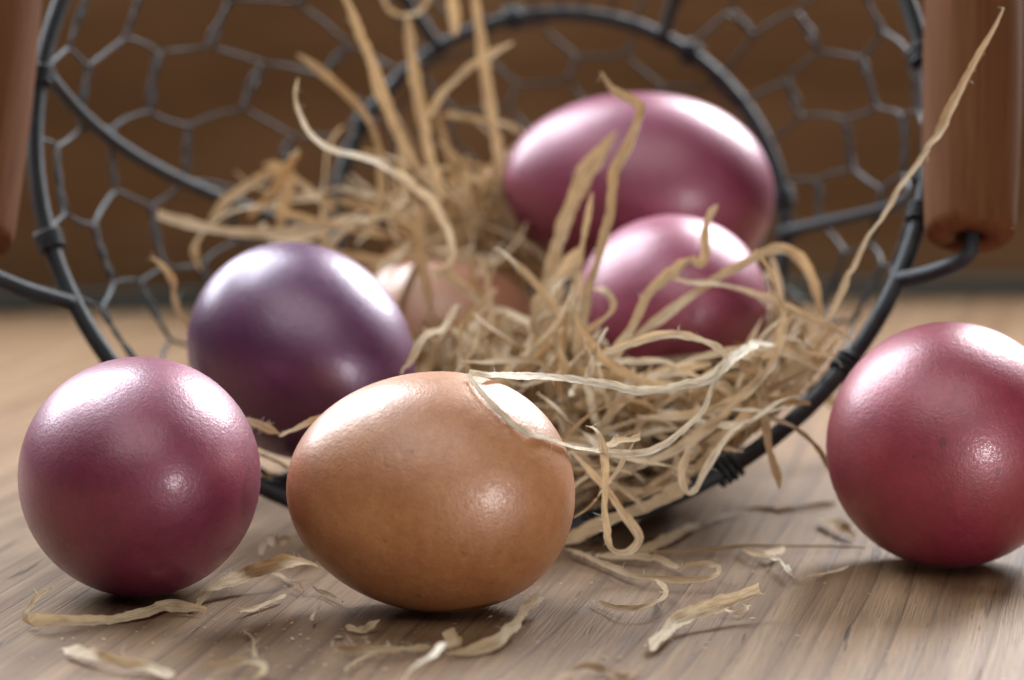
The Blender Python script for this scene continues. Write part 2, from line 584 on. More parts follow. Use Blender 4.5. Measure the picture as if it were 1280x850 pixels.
# flat hexagon mesh across the base
e2b = math.cos(BAS_T) * UP + math.sin(BAS_T) * BK
hx = 0.0125
wires = 0
for r_ in range(-5, 6):
    row = []
    for i in range(-60, 61):
        x = i * hx * 0.25
        kph = (x / (hx * 1.9) + 0.5 * (r_ % 2)) % 1.0
        if kph < 0.33: yy = 0.0
        elif kph < 0.5: yy = (kph - 0.33) / 0.17
        elif kph < 0.83: yy = 1.0
        else: yy = 1 - (kph - 0.83) / 0.17
        yv = (r_ + yy) * hx * 0.92
        if x * x + yv * yv < (BAS_R - 0.001) ** 2:
            row.append(BAS_C + x * (0.35 * E1 + 0.94 * e2b) + yv * (0.94 * E1 - 0.35 * e2b))
    if len(row) > 3:
        btube('base_wire', np.array(row), mesh_r, 6)

# handles: wire bow through a turned wooden grip
def handle(side, bot_px, top_px, Yg, rim_deg, rim_deg2, Lup):
    h = bpy.data.objects.new('handle', None); sc.collection.objects.link(h); h.parent = basket
    h.empty_display_size = 0.01
    g0 = at(bot_px[0], bot_px[1], Yg)
    g1d = math.cos(RIM_T) * UP + math.sin(RIM_T) * BK + top_px * E1
    g1d /= np.linalg.norm(g1d)
    g1 = g0 + g1d * Lup
    r0 = loft(math.radians(rim_deg), 0.0)[0]; r1 = loft(math.radians(rim_deg2), 0.0)[0]
    pts = [r0 + 0.0 * g1d, r0 * 0.45 + (g0 - g1d * 0.006) * 0.55, g0 - g1d * 0.0035, g0 + g1d * 0.005, (g0 + g1) / 2, g1 - g1d * 0.005,
           g1 + g1d * 0.005, r1 * 0.5 + (g1 + g1d * 0.008) * 0.5, r1]
    btube('handle_wire', smooth_path(pts, 80), 0.00175, 10, False, h)
    # grip: barrel with a bored hole and eased ends
    prof = [(0.0035, 0.004), (0.0034, 0.0), (0.0082, 0.0), (0.0091, 0.0006), (0.0094, 0.0022)]
    n = 20
    for i in range(n + 1):
        x = i / n
        prof.append((0.0095 + 0.0011 * math.sin(math.pi * x), 0.003 + x * (Lup - 0.006)))
    prof += [(0.0094, Lup - 0.0022), (0.0091, Lup - 0.0006), (0.0082, Lup), (0.0034, Lup), (0.0035, Lup - 0.004)]
    seg = 40
    vs = []; fs = []
    for (r, zz) in prof:
        for k in range(seg):
            a = 2 * math.pi * k / seg
            vs.append((r * math.cos(a), r * math.sin(a), zz))
    for i in range(len(prof) - 1):
        for k in range(seg):
            l = (k + 1) % seg
            fs.append((i * seg + k, i * seg + l, (i + 1) * seg + l, (i + 1) * seg + k))
    g = mesh_obj('grip', vs, fs, M_GRIP, h)
    z = Vector(g1d); q = Vector((0, 0, 1)).rotation_difference(z)
    g.location = Vector(g0 + B_INV); g.rotation_mode = 'QUATERNION'; g.rotation_quaternion = q


handle(1, (1212, 297), 0.06, 0.648, 66.0, 140.0, 0.085)
handle(-1, (-40, 305), 0.02, 0.650, -62.0, -140.0, 0.085)

# ------------------------------------------------------------------ straw
CAMP = np.array([0, 0, CAM_H])


def clamp_basket(P):
    """keep points that are inside the basket's mouth above its lower wire"""
    ax = BAS_C - RIM_C; L2 = ax @ ax
    s = ((P - RIM_C) @ ax) / L2
    ins = (s > 0.0) & (s < 1.0)
    if ins.any():
        ss = s[ins]
        C = RIM_C + ss[:, None] * ax
        d = P[ins] - C
        n = ax / math.sqrt(L2)
        d = d - (d @ n)[:, None] * n
        r = np.linalg.norm(d, axis=1)
        R = (RIM_R + (BAS_R - RIM_R) * ss) * 0.985 - 0.001
        over = np.maximum(r - R, 0)
        P[ins] -= d / np.maximum(r, 1e-6)[:, None] * over[:, None]
    P[:, 2] = np.maximum(P[:, 2], 0.0012)
    return P


def settle(P, it=10, inside=True, fix=False, grow=0.0009):
    P = P.copy()
    for i in range(it):
        P = push_eggs(P, grow)
        if inside: P = clamp_basket(P)
        else: P[:, 2] = np.maximum(P[:, 2], 0.0008)
        if i < it - 1:
            Q = P.copy(); Q[1:-1] = 0.5 * P[1:-1] + 0.25 * (P[:-2] + P[2:]); P = Q
    return P


def ribbon_geo(P, width, roll0=0.0, twist=0.0, wob=0.25, up=None, cup=0.35, tint=0.5, taper=(0.35, 0.35),
               off=0, seed=0, thick=0.00022, fibres=0):
    r = np.random.default_rng(seed + 17)
    n = len(P)
    # dry fibre never bends evenly: small kinks every few millimetres
    Lt = np.linalg.norm(np.diff(P, axis=0), axis=1).sum()
    nk = max(3, int(Lt / 0.0045))
    kx = np.sort(np.concatenate([[0, 1], r.uniform(0, 1, nk)]))
    P = P + np.stack([np.interp(np.linspace(0, 1, n), kx, r.normal(0, 0.00017, nk + 2)) for _ in range(3)], 1)
    T = tangents(P)
    x = np.linspace(0, 1, n)
    ref = (np.tile(np.array(up, float), (n, 1)) if up is not None else (CAMP - P) + np.array([0, 0, 0.50]))
    ref = ref / np.linalg.norm(ref, axis=1, keepdims=True)
    N = ref - T * (ref * T).sum(1, keepdims=True)
    # carry the frame on where the reference runs along the strand
    nl = np.linalg.norm(N, axis=1)
    for i in range(n):
        if nl[i] < 0.25 and i > 0:
            N[i] = N[i - 1] - T[i] * (N[i - 1] @ T[i])
        N[i] /= max(np.linalg.norm(N[i]), 1e-9)
        if i > 0 and N[i] @ N[i - 1] < 0: N[i] = -N[i]
    ph1, ph2 = r.uniform(0, 6.28, 2)
    roll = roll0 + twist * x + wob * (np.sin(x * 7 + ph1) + 0.6 * np.sin(x * 15 + ph2))
    B = np.cross(T, N)
    Nn = N * np.cos(roll)[:, None] + B * np.sin(roll)[:, None]
    Bb = np.cross(T, Nn)
    wv = width * (1 + 0.16 * np.sin(x * 9 + ph2) + 0.10 * np.sin(x * 23 + ph1) + 0.05 * r.standard_normal(n))
    e0 = np.clip(x / 0.12, 0, 1); e1 = np.clip((1 - x) / 0.12, 0, 1)
    wv = wv * (taper[0] + (1 - taper[0]) * e0) * (taper[1] + (1 - taper[1]) * e1)
    K = 5
    us = np.linspace(-1, 1, K)
    vs = []; uv = []
    Ls = np.concatenate([[0], np.cumsum(np.linalg.norm(np.diff(P, axis=0), axis=1))])
    su, sv = r.uniform(0, 50, 2)
    cupv = cup * (1 + 0.5 * np.sin(x * 5 + ph1))
    edge = 1 + 0.05 * r.standard_normal((n, 2))
    for i in range(n):
        hw = wv[i] * 0.5
        for side in (1, -1):
            for q, u_ in enumerate(us if side == 1 else us[::-1]):
                eu = u_ * (edge[i, 0] if u_ < 0 else edge[i, 1])
                lift = hw * cupv[i] * (u_ * u_ - 0.4) + side * thick * 0.5 * (1 - 0.85 * u_ * u_) * 1.0
                vs.append(P[i] + Bb[i] * hw * eu + Nn[i] * lift)
                uv.append((su + (u_ * 0.5 + 0.5) * width * 420, sv + Ls[i] * 420))
    M = 2 * K
    fs = []
    for i in range(n - 1):
        for k in range(M):
            l = (k + 1) % M
            fs.append((off + i * M + k, off + i * M + l, off + (i + 1) * M + l, off + (i + 1) * M + k))
    fs.append(tuple(off + k for k in reversed(range(M))))
    fs.append(tuple(off + (n - 1) * M + k for k in range(M)))
    vs = np.array(vs)
    if fibres:
        ex = []
        base = off + len(vs)
        for q in range(fibres):
            i = int(r.integers(2, n - 3)) if r.random() < 0.75 else int(r.choice([0, 1, n - 2, n - 1]))
            sd = r.choice([-1, 1])
            p0 = P[i] + Bb[i] * wv[i] * 0.48 * sd
            d = Bb[i] * sd * r.uniform(0.5, 1) + T[i] * r.uniform(-0.9, 0.9) + Nn[i] * r.uniform(-0.5, 0.8)
            L = r.uniform(0.0005, 0.0016) * (1.8 if r.random() < 0.15 else 1)
            c = np.cross(d, [0.3, 0.5, 0.8]); c /= np.linalg.norm(c)
            p1 = p0 + d * L * 0.5 + c * L * 0.15; p2 = p0 + d * L
            wd = 0.00004
            for p, ww in ((p0, wd), (p1, wd * 0.8), (p2, wd * 0.2)):
                o2 = np.cross(d, p - CAMP); o2 /= np.linalg.norm(o2)
                ex.append(p - o2 * ww); ex.append(p + o2 * ww)
            b_ = base + q * 6
            fs += [(b_, b_ + 1, b_ + 3, b_ + 2), (b_ + 2, b_ + 3, b_ + 5, b_ + 4)]
        vs = np.vstack([vs, np.array(ex)])
        uv += [(su, sv)] * len(ex)
    tn = np.clip(tint + 0.06 * r.standard_normal(), 0, 1)
    tints = np.full(len(vs), tn)
    if fibres: tints[-fibres * 6:] = 0.95
    return vs, fs, uv, tints


_seed = [100]


def strand(P, width, label, cat='straw', group=None, **kw):
    _seed[0] += 1
    c = P[0].copy() if True else None
    i0 = int(np.argmin(P[:, 2])); c = P[i0].copy()
    vs, fs, uv, tn = ribbon_geo(P, width, seed=_seed[0], **kw)
    o = mesh_obj('straw_strand', vs - c, fs, M_STRAW, uvs=uv, tint=tn)
    o.location = c
    tag(o, label, cat, group)
    return o


def W(pts, Y=None):
    """picture points with a depth (or on the table when the depth is given as ('g', height))"""
    out = []
    for p in pts:
        if len(p) == 3:
            d = p[2]
        else:
            d = Y
        if isinstance(d, tuple):
            out.append(ground(p[0], p[1], d[1]) if d[0] == 'g' else on_egg(p[0], p[1], d[1], d[2] if len(d) > 2 else 0.0006))
        else:
            out.append(at(p[0], p[1], d))
    return out


def hero(pts, width_px, label, Y=None, n=None, inside=False, settle_it=4, **kw):
    C = W(pts, Y)
    L = sum(np.linalg.norm(C[i + 1] - C[i]) for i in range(len(C) - 1))
    n = n or int(min(110, max(14, L / 0.0011)))
    P = smooth_path(C, n)
    if settle_it: P = settle(P, settle_it, inside, grow=0.0006)
    wd = width_px * np.mean([c[1] for c in C]) / F_PX
    kw.setdefault('fibres', int(max(0, 10 - 60 * abs(np.mean([c[1] for c in C]) - 0.6)) * 1.6 * L / 0.06))
    return strand(P, wd, label, **kw)



G = 'loose straw strands'
UPV = (0.0, -0.9, 0.55)
T_ = lambda z=0.0012: ('g', z)
EB = lambda l=0.0007: ('e', 1, l)

# strands in front, over the copper egg
hero([(585, 468, EB()), (612, 469, EB(0.0012)), (645, 471, 0.578), (680, 471, 0.586), (711, 474, 0.590), (749, 481, 0.594), (789, 487, 0.598), (830, 487, 0.602),
      (867, 479, 0.606), (892, 470, 0.609), (911, 452, 0.613), (930, 438, 0.622), (949, 430, 0.632), (972, 432, 0.640)], 13,
     'long pale straw ribbon running from the top of the copper egg to the right', roll0=0.15, wob=0.12, tint=0.95, group=G, taper=(0.5, 0.5))  # front ribbons: the light on them is put into the pale tint
hero([(585, 469, EB()), (600, 488, EB()), (625, 515, EB()), (650, 537, EB()), (680, 546, EB()), (711, 556, EB(0.001)), (749, 565, 0.588), (783, 568, 0.592),
      (814, 565, 0.596), (839, 549, 0.600), (861, 532, 0.602), (880, 512, 0.604), (888, 487, 0.607), (899, 468, 0.609), (911, 449, 0.611)], 9.5,
     'pale straw ribbon lying across the right shoulder of the copper egg', roll0=0.1, wob=0.12, tint=0.92, group=G, taper=(0.6, 0.5))
hero([(755, 441, 0.622), (783, 431, 0.622), (814, 421, 0.620), (846, 418, 0.618), (874, 426, 0.616), (896, 434, 0.614), (911, 449, 0.612)], 11,
     'short arched straw with a blunt cut end before the rose pink egg', roll0=0.2, wob=0.1, tint=0.8, taper=(1.0, 0.25), group=G)
hero([(714, 565, 0.607), (736, 587, 0.605), (761, 612, 0.603), (780, 640, 0.602), (797, 663, 0.601), (802, 678, 0.600), (789, 688, 0.598), (771, 691, 0.596),
      (761, 682, 0.594), (757, 650, 0.593), (758, 615, 0.592), (757, 590, 0.590), (755, 565, 0.589), (748, 538, 0.589), (733, 532, 0.592)], 10,
     'straw folded into a hanging loop right of the copper egg', roll0=0.3, wob=0.35, tint=0.78, group=G)
hero([(799, 547, 0.590), (776, 551, 0.591), (750, 562, 0.596)], 12, 'short frayed straw end above the hanging straw loop', tint=0.75, taper=(1, 0.4), group=G, fibres=14)
hero([(790, 556, 0.598), (771, 590, 0.596), (755, 609, 0.597), (736, 634, 0.600), (718, 648, 0.603)], 8, 'thin straw slanting down to the copper egg through the straw loop', tint=0.45, roll0=0.6, group=G)
hero([(700, 678, 0.622), (711, 674, 0.622), (742, 659, 0.623), (783, 642, 0.624), (814, 631, 0.625), (842, 615, 0.626), (862, 598, 0.628)], 17,
     'broad straw lying along the lowest part of the basket rim', tint=0.45, roll0=0.3, group=G)
hero([(936, 524, 0.622), (921, 534, 0.620), (902, 559, 0.618), (886, 584, 0.616), (874, 610, 0.614), (864, 620, 0.613), (857, 611, 0.612), (852, 593, 0.612),
      (857, 577, 0.612), (860, 559, 0.613)], 11, 'straw bent into a V with a frayed tip hanging over the rim', tint=0.75, roll0=0.3, wob=0.3, fibres=34, group=G)
hero([(944, 440, 0.640), (952, 471, 0.634), (955, 502, 0.630), (960, 534, 0.627), (963, 559, 0.626), (969, 580, 0.626), (975, 612, 0.627)], 12,
     'straw hanging straight down over the rim, ending in a point', tint=0.4, taper=(0.7, 0.12), group=G)
hero([(1036, 443, 0.640), (1011, 465, 0.638), (986, 477, 0.636), (958, 491, 0.633), (945, 502, 0.633)], 9, 'straw sloping down left from the wire coil on the right rim', tint=0.35, group=G)
hero([(955, 520, 0.634), (986, 531, 0.631), (1005, 543, 0.630), (1024, 562, 0.631), (1036, 590, 0.632)], 7, 'thin straw arching over the rim towards the raspberry red egg', tint=0.2, group=G)
hero([(914, 512, 0.626), (936, 513, 0.625), (961, 516, 0.625), (989, 505, 0.628)], 5, 'thin whitish straw lying flat above the rim', tint=0.95, group=G)
hero([(789, 424, 0.650), (821, 402, 0.652), (855, 374, 0.655), (892, 351, 0.657), (930, 329, 0.660), (961, 313, 0.662), (983, 313, 0.664), (1005, 331, 0.665),
      (1019, 359, 0.665), (1026, 395, 0.664)], 14, 'broad straw arching high across the rose pink egg to the right', tint=0.6, wob=0.15, group=G)
hero([(842, 349, 0.658), (874, 354, 0.656), (905, 356, 0.655), (939, 365, 0.654), (974, 379, 0.653), (1005, 395, 0.652), (1036, 407, 0.652), (1066, 427, 0.653)], 9,
     'straw crossing the rose pink egg and sloping down to the rim coil', tint=0.72, group=G)
hero([(764, 471, 0.640), (771, 440, 0.642), (792, 406, 0.645), (805, 374, 0.648), (827, 352, 0.650), (852, 331, 0.652), (869, 323, 0.654)], 13,
     'straw rising in a curve in front of the rose pink egg', tint=0.62, roll0=0.2, group=G)
hero([(866, 324, 0.653), (874, 340, 0.652), (880, 320, 0.652), (881, 290, 0.653), (886, 270, 0.654), (900, 254, 0.655)], 11,
     'short twisted straw tip standing up above the rose pink egg', tint=0.55, taper=(0.7, 0.1), group=G)
hero([(1256, 10, 0.618), (1240, 40, 0.618), (1220, 78, 0.619), (1190, 140, 0.622), (1160, 190, 0.626), (1126, 238, 0.631), (1092, 286, 0.637), (1065, 340, 0.643),
      (1040, 392, 0.648), (1012, 432, 0.652)], 17, 'long straw blade rising right across the wooden handle grip', tint=0.36, taper=(0.15, 0.6), wob=0.1, roll0=0.6, group=G)
hero([(770, 165, 0.690), (748, 195, 0.690), (728, 225, 0.689), (712, 262, 0.687), (700, 300, 0.684), (690, 345, 0.680), (682, 405, 0.672)], 20,
     'broad upright straw leaf before the large pink egg', tint=0.55, taper=(0.15, 0.9), wob=0.1, group=G)
hero([(724, 312, 0.678), (706, 344, 0.677), (687, 360, 0.675), (678, 386, 0.672), (675, 420, 0.668)], 24, 'wide pale straw sheath at the foot of the upright leaf', tint=0.7, taper=(0.3, 0.9), group=G)
hero([(750, 90, 0.668), (772, 118, 0.667), (803, 131, 0.666), (800, 152, 0.666), (785, 185, 0.665), (768, 217, 0.665), (765, 250, 0.664), (757, 290, 0.662), (745, 330, 0.659),
      (733, 368, 0.655), (728, 415, 0.650)], 13, 'tall kinked straw standing up across the large pink egg', tint=0.55, wob=0.4, group=G)
hero([(741, 240, 0.668), (735, 270, 0.667), (727, 310, 0.665), (720, 350, 0.662), (712, 390, 0.658)], 8, 'thin upright straw between the broad leaf and the kinked straw', tint=0.6, taper=(0.3, 0.7), group=G)
hero([(741, 361, 0.655), (758, 362, 0.652), (767, 374, 0.650), (772, 384, 0.649), (753, 400, 0.650), (729, 419, 0.652), (715, 440, 0.652)], 9, 'small straw loop left of the rose pink egg', tint=0.55, group=G)
hero([(702, 409, 0.640), (693, 418, 0.639), (698, 435, 0.638), (706, 454, 0.637), (707, 472, 0.637)], 10, 'curled straw tip just above the copper egg strand', tint=0.6, group=G)
hero([(711, 381, 0.650), (720, 405, 0.647), (722, 433, 0.645), (725, 470, 0.642)], 10, 'upright straw left of the small straw loop', tint=0.5, group=G)
hero([(540, 335, 0.690), (560, 346, 0.690), (581, 360, 0.689), (598, 376, 0.687), (612, 386, 0.685), (635, 391, 0.682), (664, 407, 0.676), (694, 423, 0.670)], 13,
     'straw sloping across the pale brown egg into the nest', tint=0.65, group=G)
hero([(621, 360, 0.678), (607, 374, 0.677), (598, 393, 0.674), (586, 421, 0.668), (574, 462, 0.660)], 11, 'straw leaning down from the nest behind the copper egg', tint=0.6, group=G)
hero([(501, 468, 0.632), (518, 442, 0.634), (529, 419, 0.637), (545, 413, 0.640), (558, 408, 0.644), (570, 380, 0.650)], 10, 'bent straw at the right edge of the purple egg', tint=0.72, group=G)
hero([(565, 410, 0.664), (591, 428, 0.662), (612, 442, 0.660), (632, 454, 0.658)], 11, 'short pale straw slanting above the copper egg', tint=0.8, group=G)
hero([(631, 388, 0.668), (633, 421, 0.664), (631, 445, 0.660), (632, 468, 0.656)], 14, 'broad straw hanging straight down behind the copper egg', tint=0.5, group=G)
hero([(560, 415, 0.668), (556, 440, 0.664), (555, 466, 0.660)], 14, 'short orange brown straw behind the top of the copper egg', tint=0.08, group=G)
hero([(374, 97, 0.668), (369, 121, 0.668), (380, 152, 0.669), (392, 171, 0.670), (418, 188, 0.672), (446, 194, 0.675), (474, 203, 0.678), (499, 221, 0.681), (524, 239, 0.684),
      (542, 255, 0.686), (555, 280, 0.688), (564, 305, 0.689), (562, 330, 0.690), (543, 347, 0.692)], 12, 'wavy pale straw reaching up left above the purple egg', tint=0.82, taper=(0.15, 0.6), wob=0.5, group=G)
hero([(427, -14, 0.700), (445, 32, 0.702), (462, 72, 0.704), (480, 125, 0.706), (497, 168, 0.707), (511, 196, 0.707), (530, 221, 0.706), (553, 250, 0.704)], 14,
     'long straight straw rising to the top edge above the purple egg', tint=0.62, taper=(0.7, 0.6), wob=0.1, group=G)
hero([(199, 269, 0.712), (230, 278, 0.713), (274, 288, 0.714), (321, 291, 0.716), (367, 289, 0.718), (411, 280, 0.722), (445, 270, 0.726)], 15,
     'thick pale straw lying level behind the top of the purple egg', tint=0.72, taper=(0.9, 0.5), wob=0.1, group=G)
hero([(262, 276, 0.726), (286, 249, 0.725), (314, 230, 0.725), (349, 211, 0.726), (360, 206, 0.727), (361, 230, 0.727), (353, 264, 0.727), (350, 292, 0.727)], 14,
     'straw bent into a tent shape above the purple egg', tint=0.4, group=G)
hero([(330, 205, 0.735), (345, 208, 0.735), (367, 221, 0.733), (392, 242, 0.733), (420, 266, 0.734)], 12, 'blurred straw sloping right from the tent shaped straw', tint=0.5, group=G)
hero([(414, 318, 0.704), (418, 303, 0.704), (427, 290, 0.705), (455, 274, 0.706), (486, 269, 0.707), (511, 280, 0.708), (525, 290, 0.709)], 9, 'thin straw arch between the purple egg and the pale brown egg', tint=0.55, group=G)
hero([(514, 302, 0.708), (492, 324, 0.704), (470, 336, 0.700)], 11, 'short pale straw under the thin straw arch', tint=0.75, group=G)
hero([(527, 256, 0.700), (521, 282, 0.700), (526, 317, 0.700), (532, 350, 0.700), (540, 395, 0.698)], 13, 'straw hanging down across the front of the pale brown egg', tint=0.5, group=G)
hero([(190, 322, 0.664), (205, 335, 0.664), (217, 352, 0.664), (215, 370, 0.664), (228, 395, 0.663), (243, 414, 0.662)], 10, 'short wiggly straw left of the purple egg', tint=0.5, wob=0.6, group=G)
hero([(508, 20, 0.746), (513, 59, 0.746), (520, 106, 0.746), (527, 145, 0.745), (533, 190, 0.743)], 14, 'blurred grey upright straw at the top with a loop above it', tint=0.62, group=G)
hero([(476, -14, 0.746), (480, 0, 0.746), (489, 15, 0.746), (508, 22, 0.746), (525, 14, 0.746), (536, 0, 0.746), (540, -14, 0.746)], 7, 'straw loop cut by the top edge of the picture', tint=0.62, group=G)
hero([(592, -14, 0.745), (602, 47, 0.745), (607, 94, 0.744), (614, 141, 0.743), (621, 184, 0.742), (624, 220, 0.741)], 14, 'blurred tall straw just left of the large pink egg', tint=0.62, group=G)
hero([(640, 54, 0.738), (612, 68, 0.738), (584, 87, 0.738), (553, 118, 0.739), (534, 150, 0.740)], 10, 'blurred straw crossing the tall upright straw near the base ring', tint=0.62, group=G)
hero([(564, -14, 0.752), (568, 12, 0.752), (567, 44, 0.752)], 14, 'stubby blurred straw at the top beside the base ring', tint=0.62, group=G)
hero([(530, 150, 0.722), (538, 200, 0.722), (548, 262, 0.722)], 14, 'blurred straw standing behind the long straight straw', tint=0.6, group=G)
hero([(553, 141, 0.755), (588, 148, 0.755), (630, 156, 0.754), (660, 168, 0.752)], 8, 'faint level straw behind the left end of the large pink egg', tint=0.62, group=G)

# strands lying on the table
hero([(37, 777, T_(0.0022)), (75, 775, T_(0.002)), (112, 776, T_()), (150, 772, T_()), (185, 765, T_()), (207, 757, T_()), (230, 760, T_()), (256, 762, T_())], 15,
     'flat straw lying on the wood under the magenta egg', up=UPV, roll0=-0.1, wob=0.1, tint=0.6, taper=(0.9, 0.7), group=G, settle_it=3)
hero([(40, 779, T_(0.001)), (30, 770, T_(0.0025)), (43, 752, 0.556), (52, 744, 0.557), (65, 733, 0.558)], 7, 'thin upturned tip at the left end of the flat straw', tint=0.5, taper=(0.8, 0.05), group=G, settle_it=0)
hero([(244, 760, T_(0.001)), (262, 740, T_(0.002)), (287, 727, T_(0.003)), (316, 713, T_(0.004)), (347, 704, T_(0.005)), (375, 702, T_(0.004)), (395, 708, T_(0.002))], 18,
     'curved straw on the wood between the magenta and copper eggs', up=UPV, roll0=-0.1, tint=0.62, group=G, settle_it=3)
hero([(325, 694, T_(0.002)), (334, 674, T_(0.004)), (347, 679, T_(0.005)), (372, 668, T_(0.003))], 13, 'dark crumpled straw behind the gap of the front eggs', tint=0.05, wob=0.5, group=G)
hero([(300, 765, T_()), (331, 754, T_()), (359, 745, T_())], 6, 'small straight straw chip between the two front eggs', up=UPV, tint=0.45, group=G)
hero([(78, 811, T_()), (100, 815, T_(0.002)), (125, 819, T_(0.0025)), (143, 826, T_(0.002)), (160, 831, T_(0.0015)), (188, 837, T_()), (216, 846, T_())], 15,
     'pale crumpled straw blade on the wood at bottom left', up=UPV, roll0=-0.1, wob=0.4, tint=0.75, taper=(0.15, 0.6), group=G)
hero([(255, 834, T_()), (291, 828, T_(0.002)), (322, 827, T_(0.0025)), (332, 836, T_(0.002)), (318, 850, T_())], 10, 'folded straw flake at the bottom edge below the magenta egg', up=UPV, roll0=-0.1, tint=0.45, group=G)
hero([(560, 816, T_()), (580, 814, T_()), (600, 809, T_(0.0015)), (625, 798, T_(0.0022)), (647, 777, T_(0.0028)), (661, 757, T_(0.003)), (676, 745, T_(0.0035))], 14,
     'curved straw blade on the wood just below the copper egg', up=UPV, roll0=0.4, wob=0.15, tint=0.5, taper=(0.2, 0.7), group=G)
hero([(504, 852, T_(0.002)), (514, 836, T_(0.005)), (530, 826, T_(0.0065)), (544, 817, T_(0.0065)), (555, 803, T_(0.006))], 9, 'whitish bent straw at the bottom edge beside a standing stub', tint=0.98, wob=0.4, group=G)
hero([(571, 838, 0.531), (568, 820, 0.531), (565, 806, 0.531), (558, 788, 0.531)], 19, 'stubby straw standing up at the bottom below the copper egg', tint=0.6, taper=(0.9, 0.9), wob=0.1, group=G)
hero([(416, 810, T_()), (450, 813, T_(0.0015)), (481, 812, T_(0.002)), (512, 810, T_(0.0015)), (540, 808, T_())], 9, 'frayed straw wisp on the wood below the copper egg', up=UPV, tint=0.4, wob=0.4, fibres=40, group=G)
hero([(742, 751, T_(0.001)), (762, 759, T_(0.0015)), (787, 764, T_(0.002)), (812, 757, T_(0.0025)), (829, 747, T_(0.003)), (831, 737, T_(0.003)), (819, 724, T_(0.003))], 8,
     'thin hooked straw lying on the wood right of the copper egg', tint=0.5, wob=0.2, group=G)
hero([(700, 683, T_(0.002)), (737, 697, T_(0.002)), (765, 708, T_(0.002)), (790, 719, T_(0.002)), (823, 724, T_(0.002)), (862, 726, T_(0.002)), (887, 723, T_(0.0025)), (899, 713, T_(0.003)),
      (884, 705, T_(0.003)), (859, 706, T_(0.003)), (846, 713, T_(0.002))], 9, 'long curled straw on the wood below the hanging loop', tint=0.45, wob=0.2, group=G)
hero([(744, 694, T_()), (787, 695, T_(0.002)), (823, 699, T_(0.002)), (850, 713, T_())], 10, 'straw lying behind the long curled straw on the wood', tint=0.35, up=UPV, roll0=-0.1, group=G)
hero([(814, 814, T_()), (830, 794, T_(0.0015)), (848, 777, T_(0.0022)), (880, 764, T_(0.003)), (916, 750, T_(0.004)), (951, 739, T_(0.005))], 19,
     'thick pale straw stalk lying on the wood at the lower centre right', up=UPV, roll0=-0.1, wob=0.1, tint=0.7, taper=(0.2, 1.0), cup=0.8, group=G)
hero([(690, 852, T_()), (715, 836, T_(0.0015)), (735, 829, T_(0.002)), (755, 836, T_(0.001)), (776, 847, T_()), (803, 833, T_())], 8, 'thin brown straw curving along the bottom edge', up=UPV, tint=0.1, group=G)
hero([(883, 652, T_()), (911, 642, T_()), (944, 638, T_()), (979, 640, T_()), (1014, 635, T_()), (1046, 628, T_())], 8, 'brown straw lying level on the wood before the rim', up=UPV, tint=0.02, group=G)
hero([(1026, 650, T_()), (1044, 655, T_(0.002)), (1066, 672, T_(0.001))], 17, 'short straw flake on the wood touching the raspberry red egg', up=UPV, roll0=-0.1, tint=0.3, group=G)
hero([(803, 690, T_()), (900, 686, T_()), (1000, 682, T_()), (1082, 683, T_())], 4, 'thin dark stalk lying level left of the raspberry red egg', up=UPV, tint=0.0, group=G)
hero([(930, 688, T_()), (958, 695, T_(0.002)), (981, 684, T_(0.002))], 11, 'crumpled straw flake above the thick pale stalk', up=UPV, roll0=-0.1, tint=0.5, group=G)
hero([(956, 694, T_()), (975, 704, T_(0.002)), (986, 712, T_(0.003)), (991, 722, T_(0.001))], 8, 'little pale hooked straw left of the raspberry red egg', tint=0.9, wob=0.5, group=G)
hero([(795, 694, T_()), (838, 672, T_(0.0015)), (872, 654, T_())], 15, 'broad strip of greyish shading flat on the wood below the rim', up=UPV, roll0=-0.1, tint=0.4, group=G)  # ribbon stands in for greyish shading on the wood
hero([(285, 518, 0.618), (302, 522, 0.617), (325, 531, 0.616), (339, 536, 0.616), (350, 543, 0.616)], 10, 'frayed straw tip sticking out behind the magenta egg', tint=0.65, fibres=20, wob=0.4, taper=(0.8, 0.25), group=G)
hero([(349, 545, 0.612), (373, 535, 0.611), (402, 521, 0.610)], 8, 'pointed straw emerging behind the left end of the copper egg', tint=0.55, taper=(0.1, 0.9), group=G)
hero([(318, 566, 0.640), (340, 575, 0.638), (365, 586, 0.637)], 5, 'thin straw under the purple egg between the front eggs', tint=0.25, group=G)
hero([(325, 600, 0.650), (345, 596, 0.650), (366, 599, 0.650)], 10, 'dim straw beneath the purple egg on the rim', tint=0.15, group=G)
hero([(433, 784, T_()), (450, 787, T_(0.001)), (472, 777, T_(0.002))], 9, 'tiny straw flake at the foot of the copper egg', up=UPV, roll0=-0.1, tint=0.4, taper=(0.2, 0.1), group=G)
hero([(398, 749, T_(0.004)), (400, 758, T_(0.003)), (393, 766, T_(0.0015)), (390, 776, T_())], 4, 'tiny pale curl at the left foot of the copper egg', tint=0.95, group=G)
hero([(304, 789, T_()), (316, 798, T_(0.001)), (318, 812, T_(0.001)), (322, 824, T_())], 5, 'small crinkled straw shred below the straw chip', tint=0.4, wob=0.6, fibres=18, group=G)
hero([(431, 838, T_()), (445, 825, T_(0.001)), (468, 816, T_(0.002))], 4, 'thin fibre running down from the frayed straw wisp', tint=0.4, group=G)

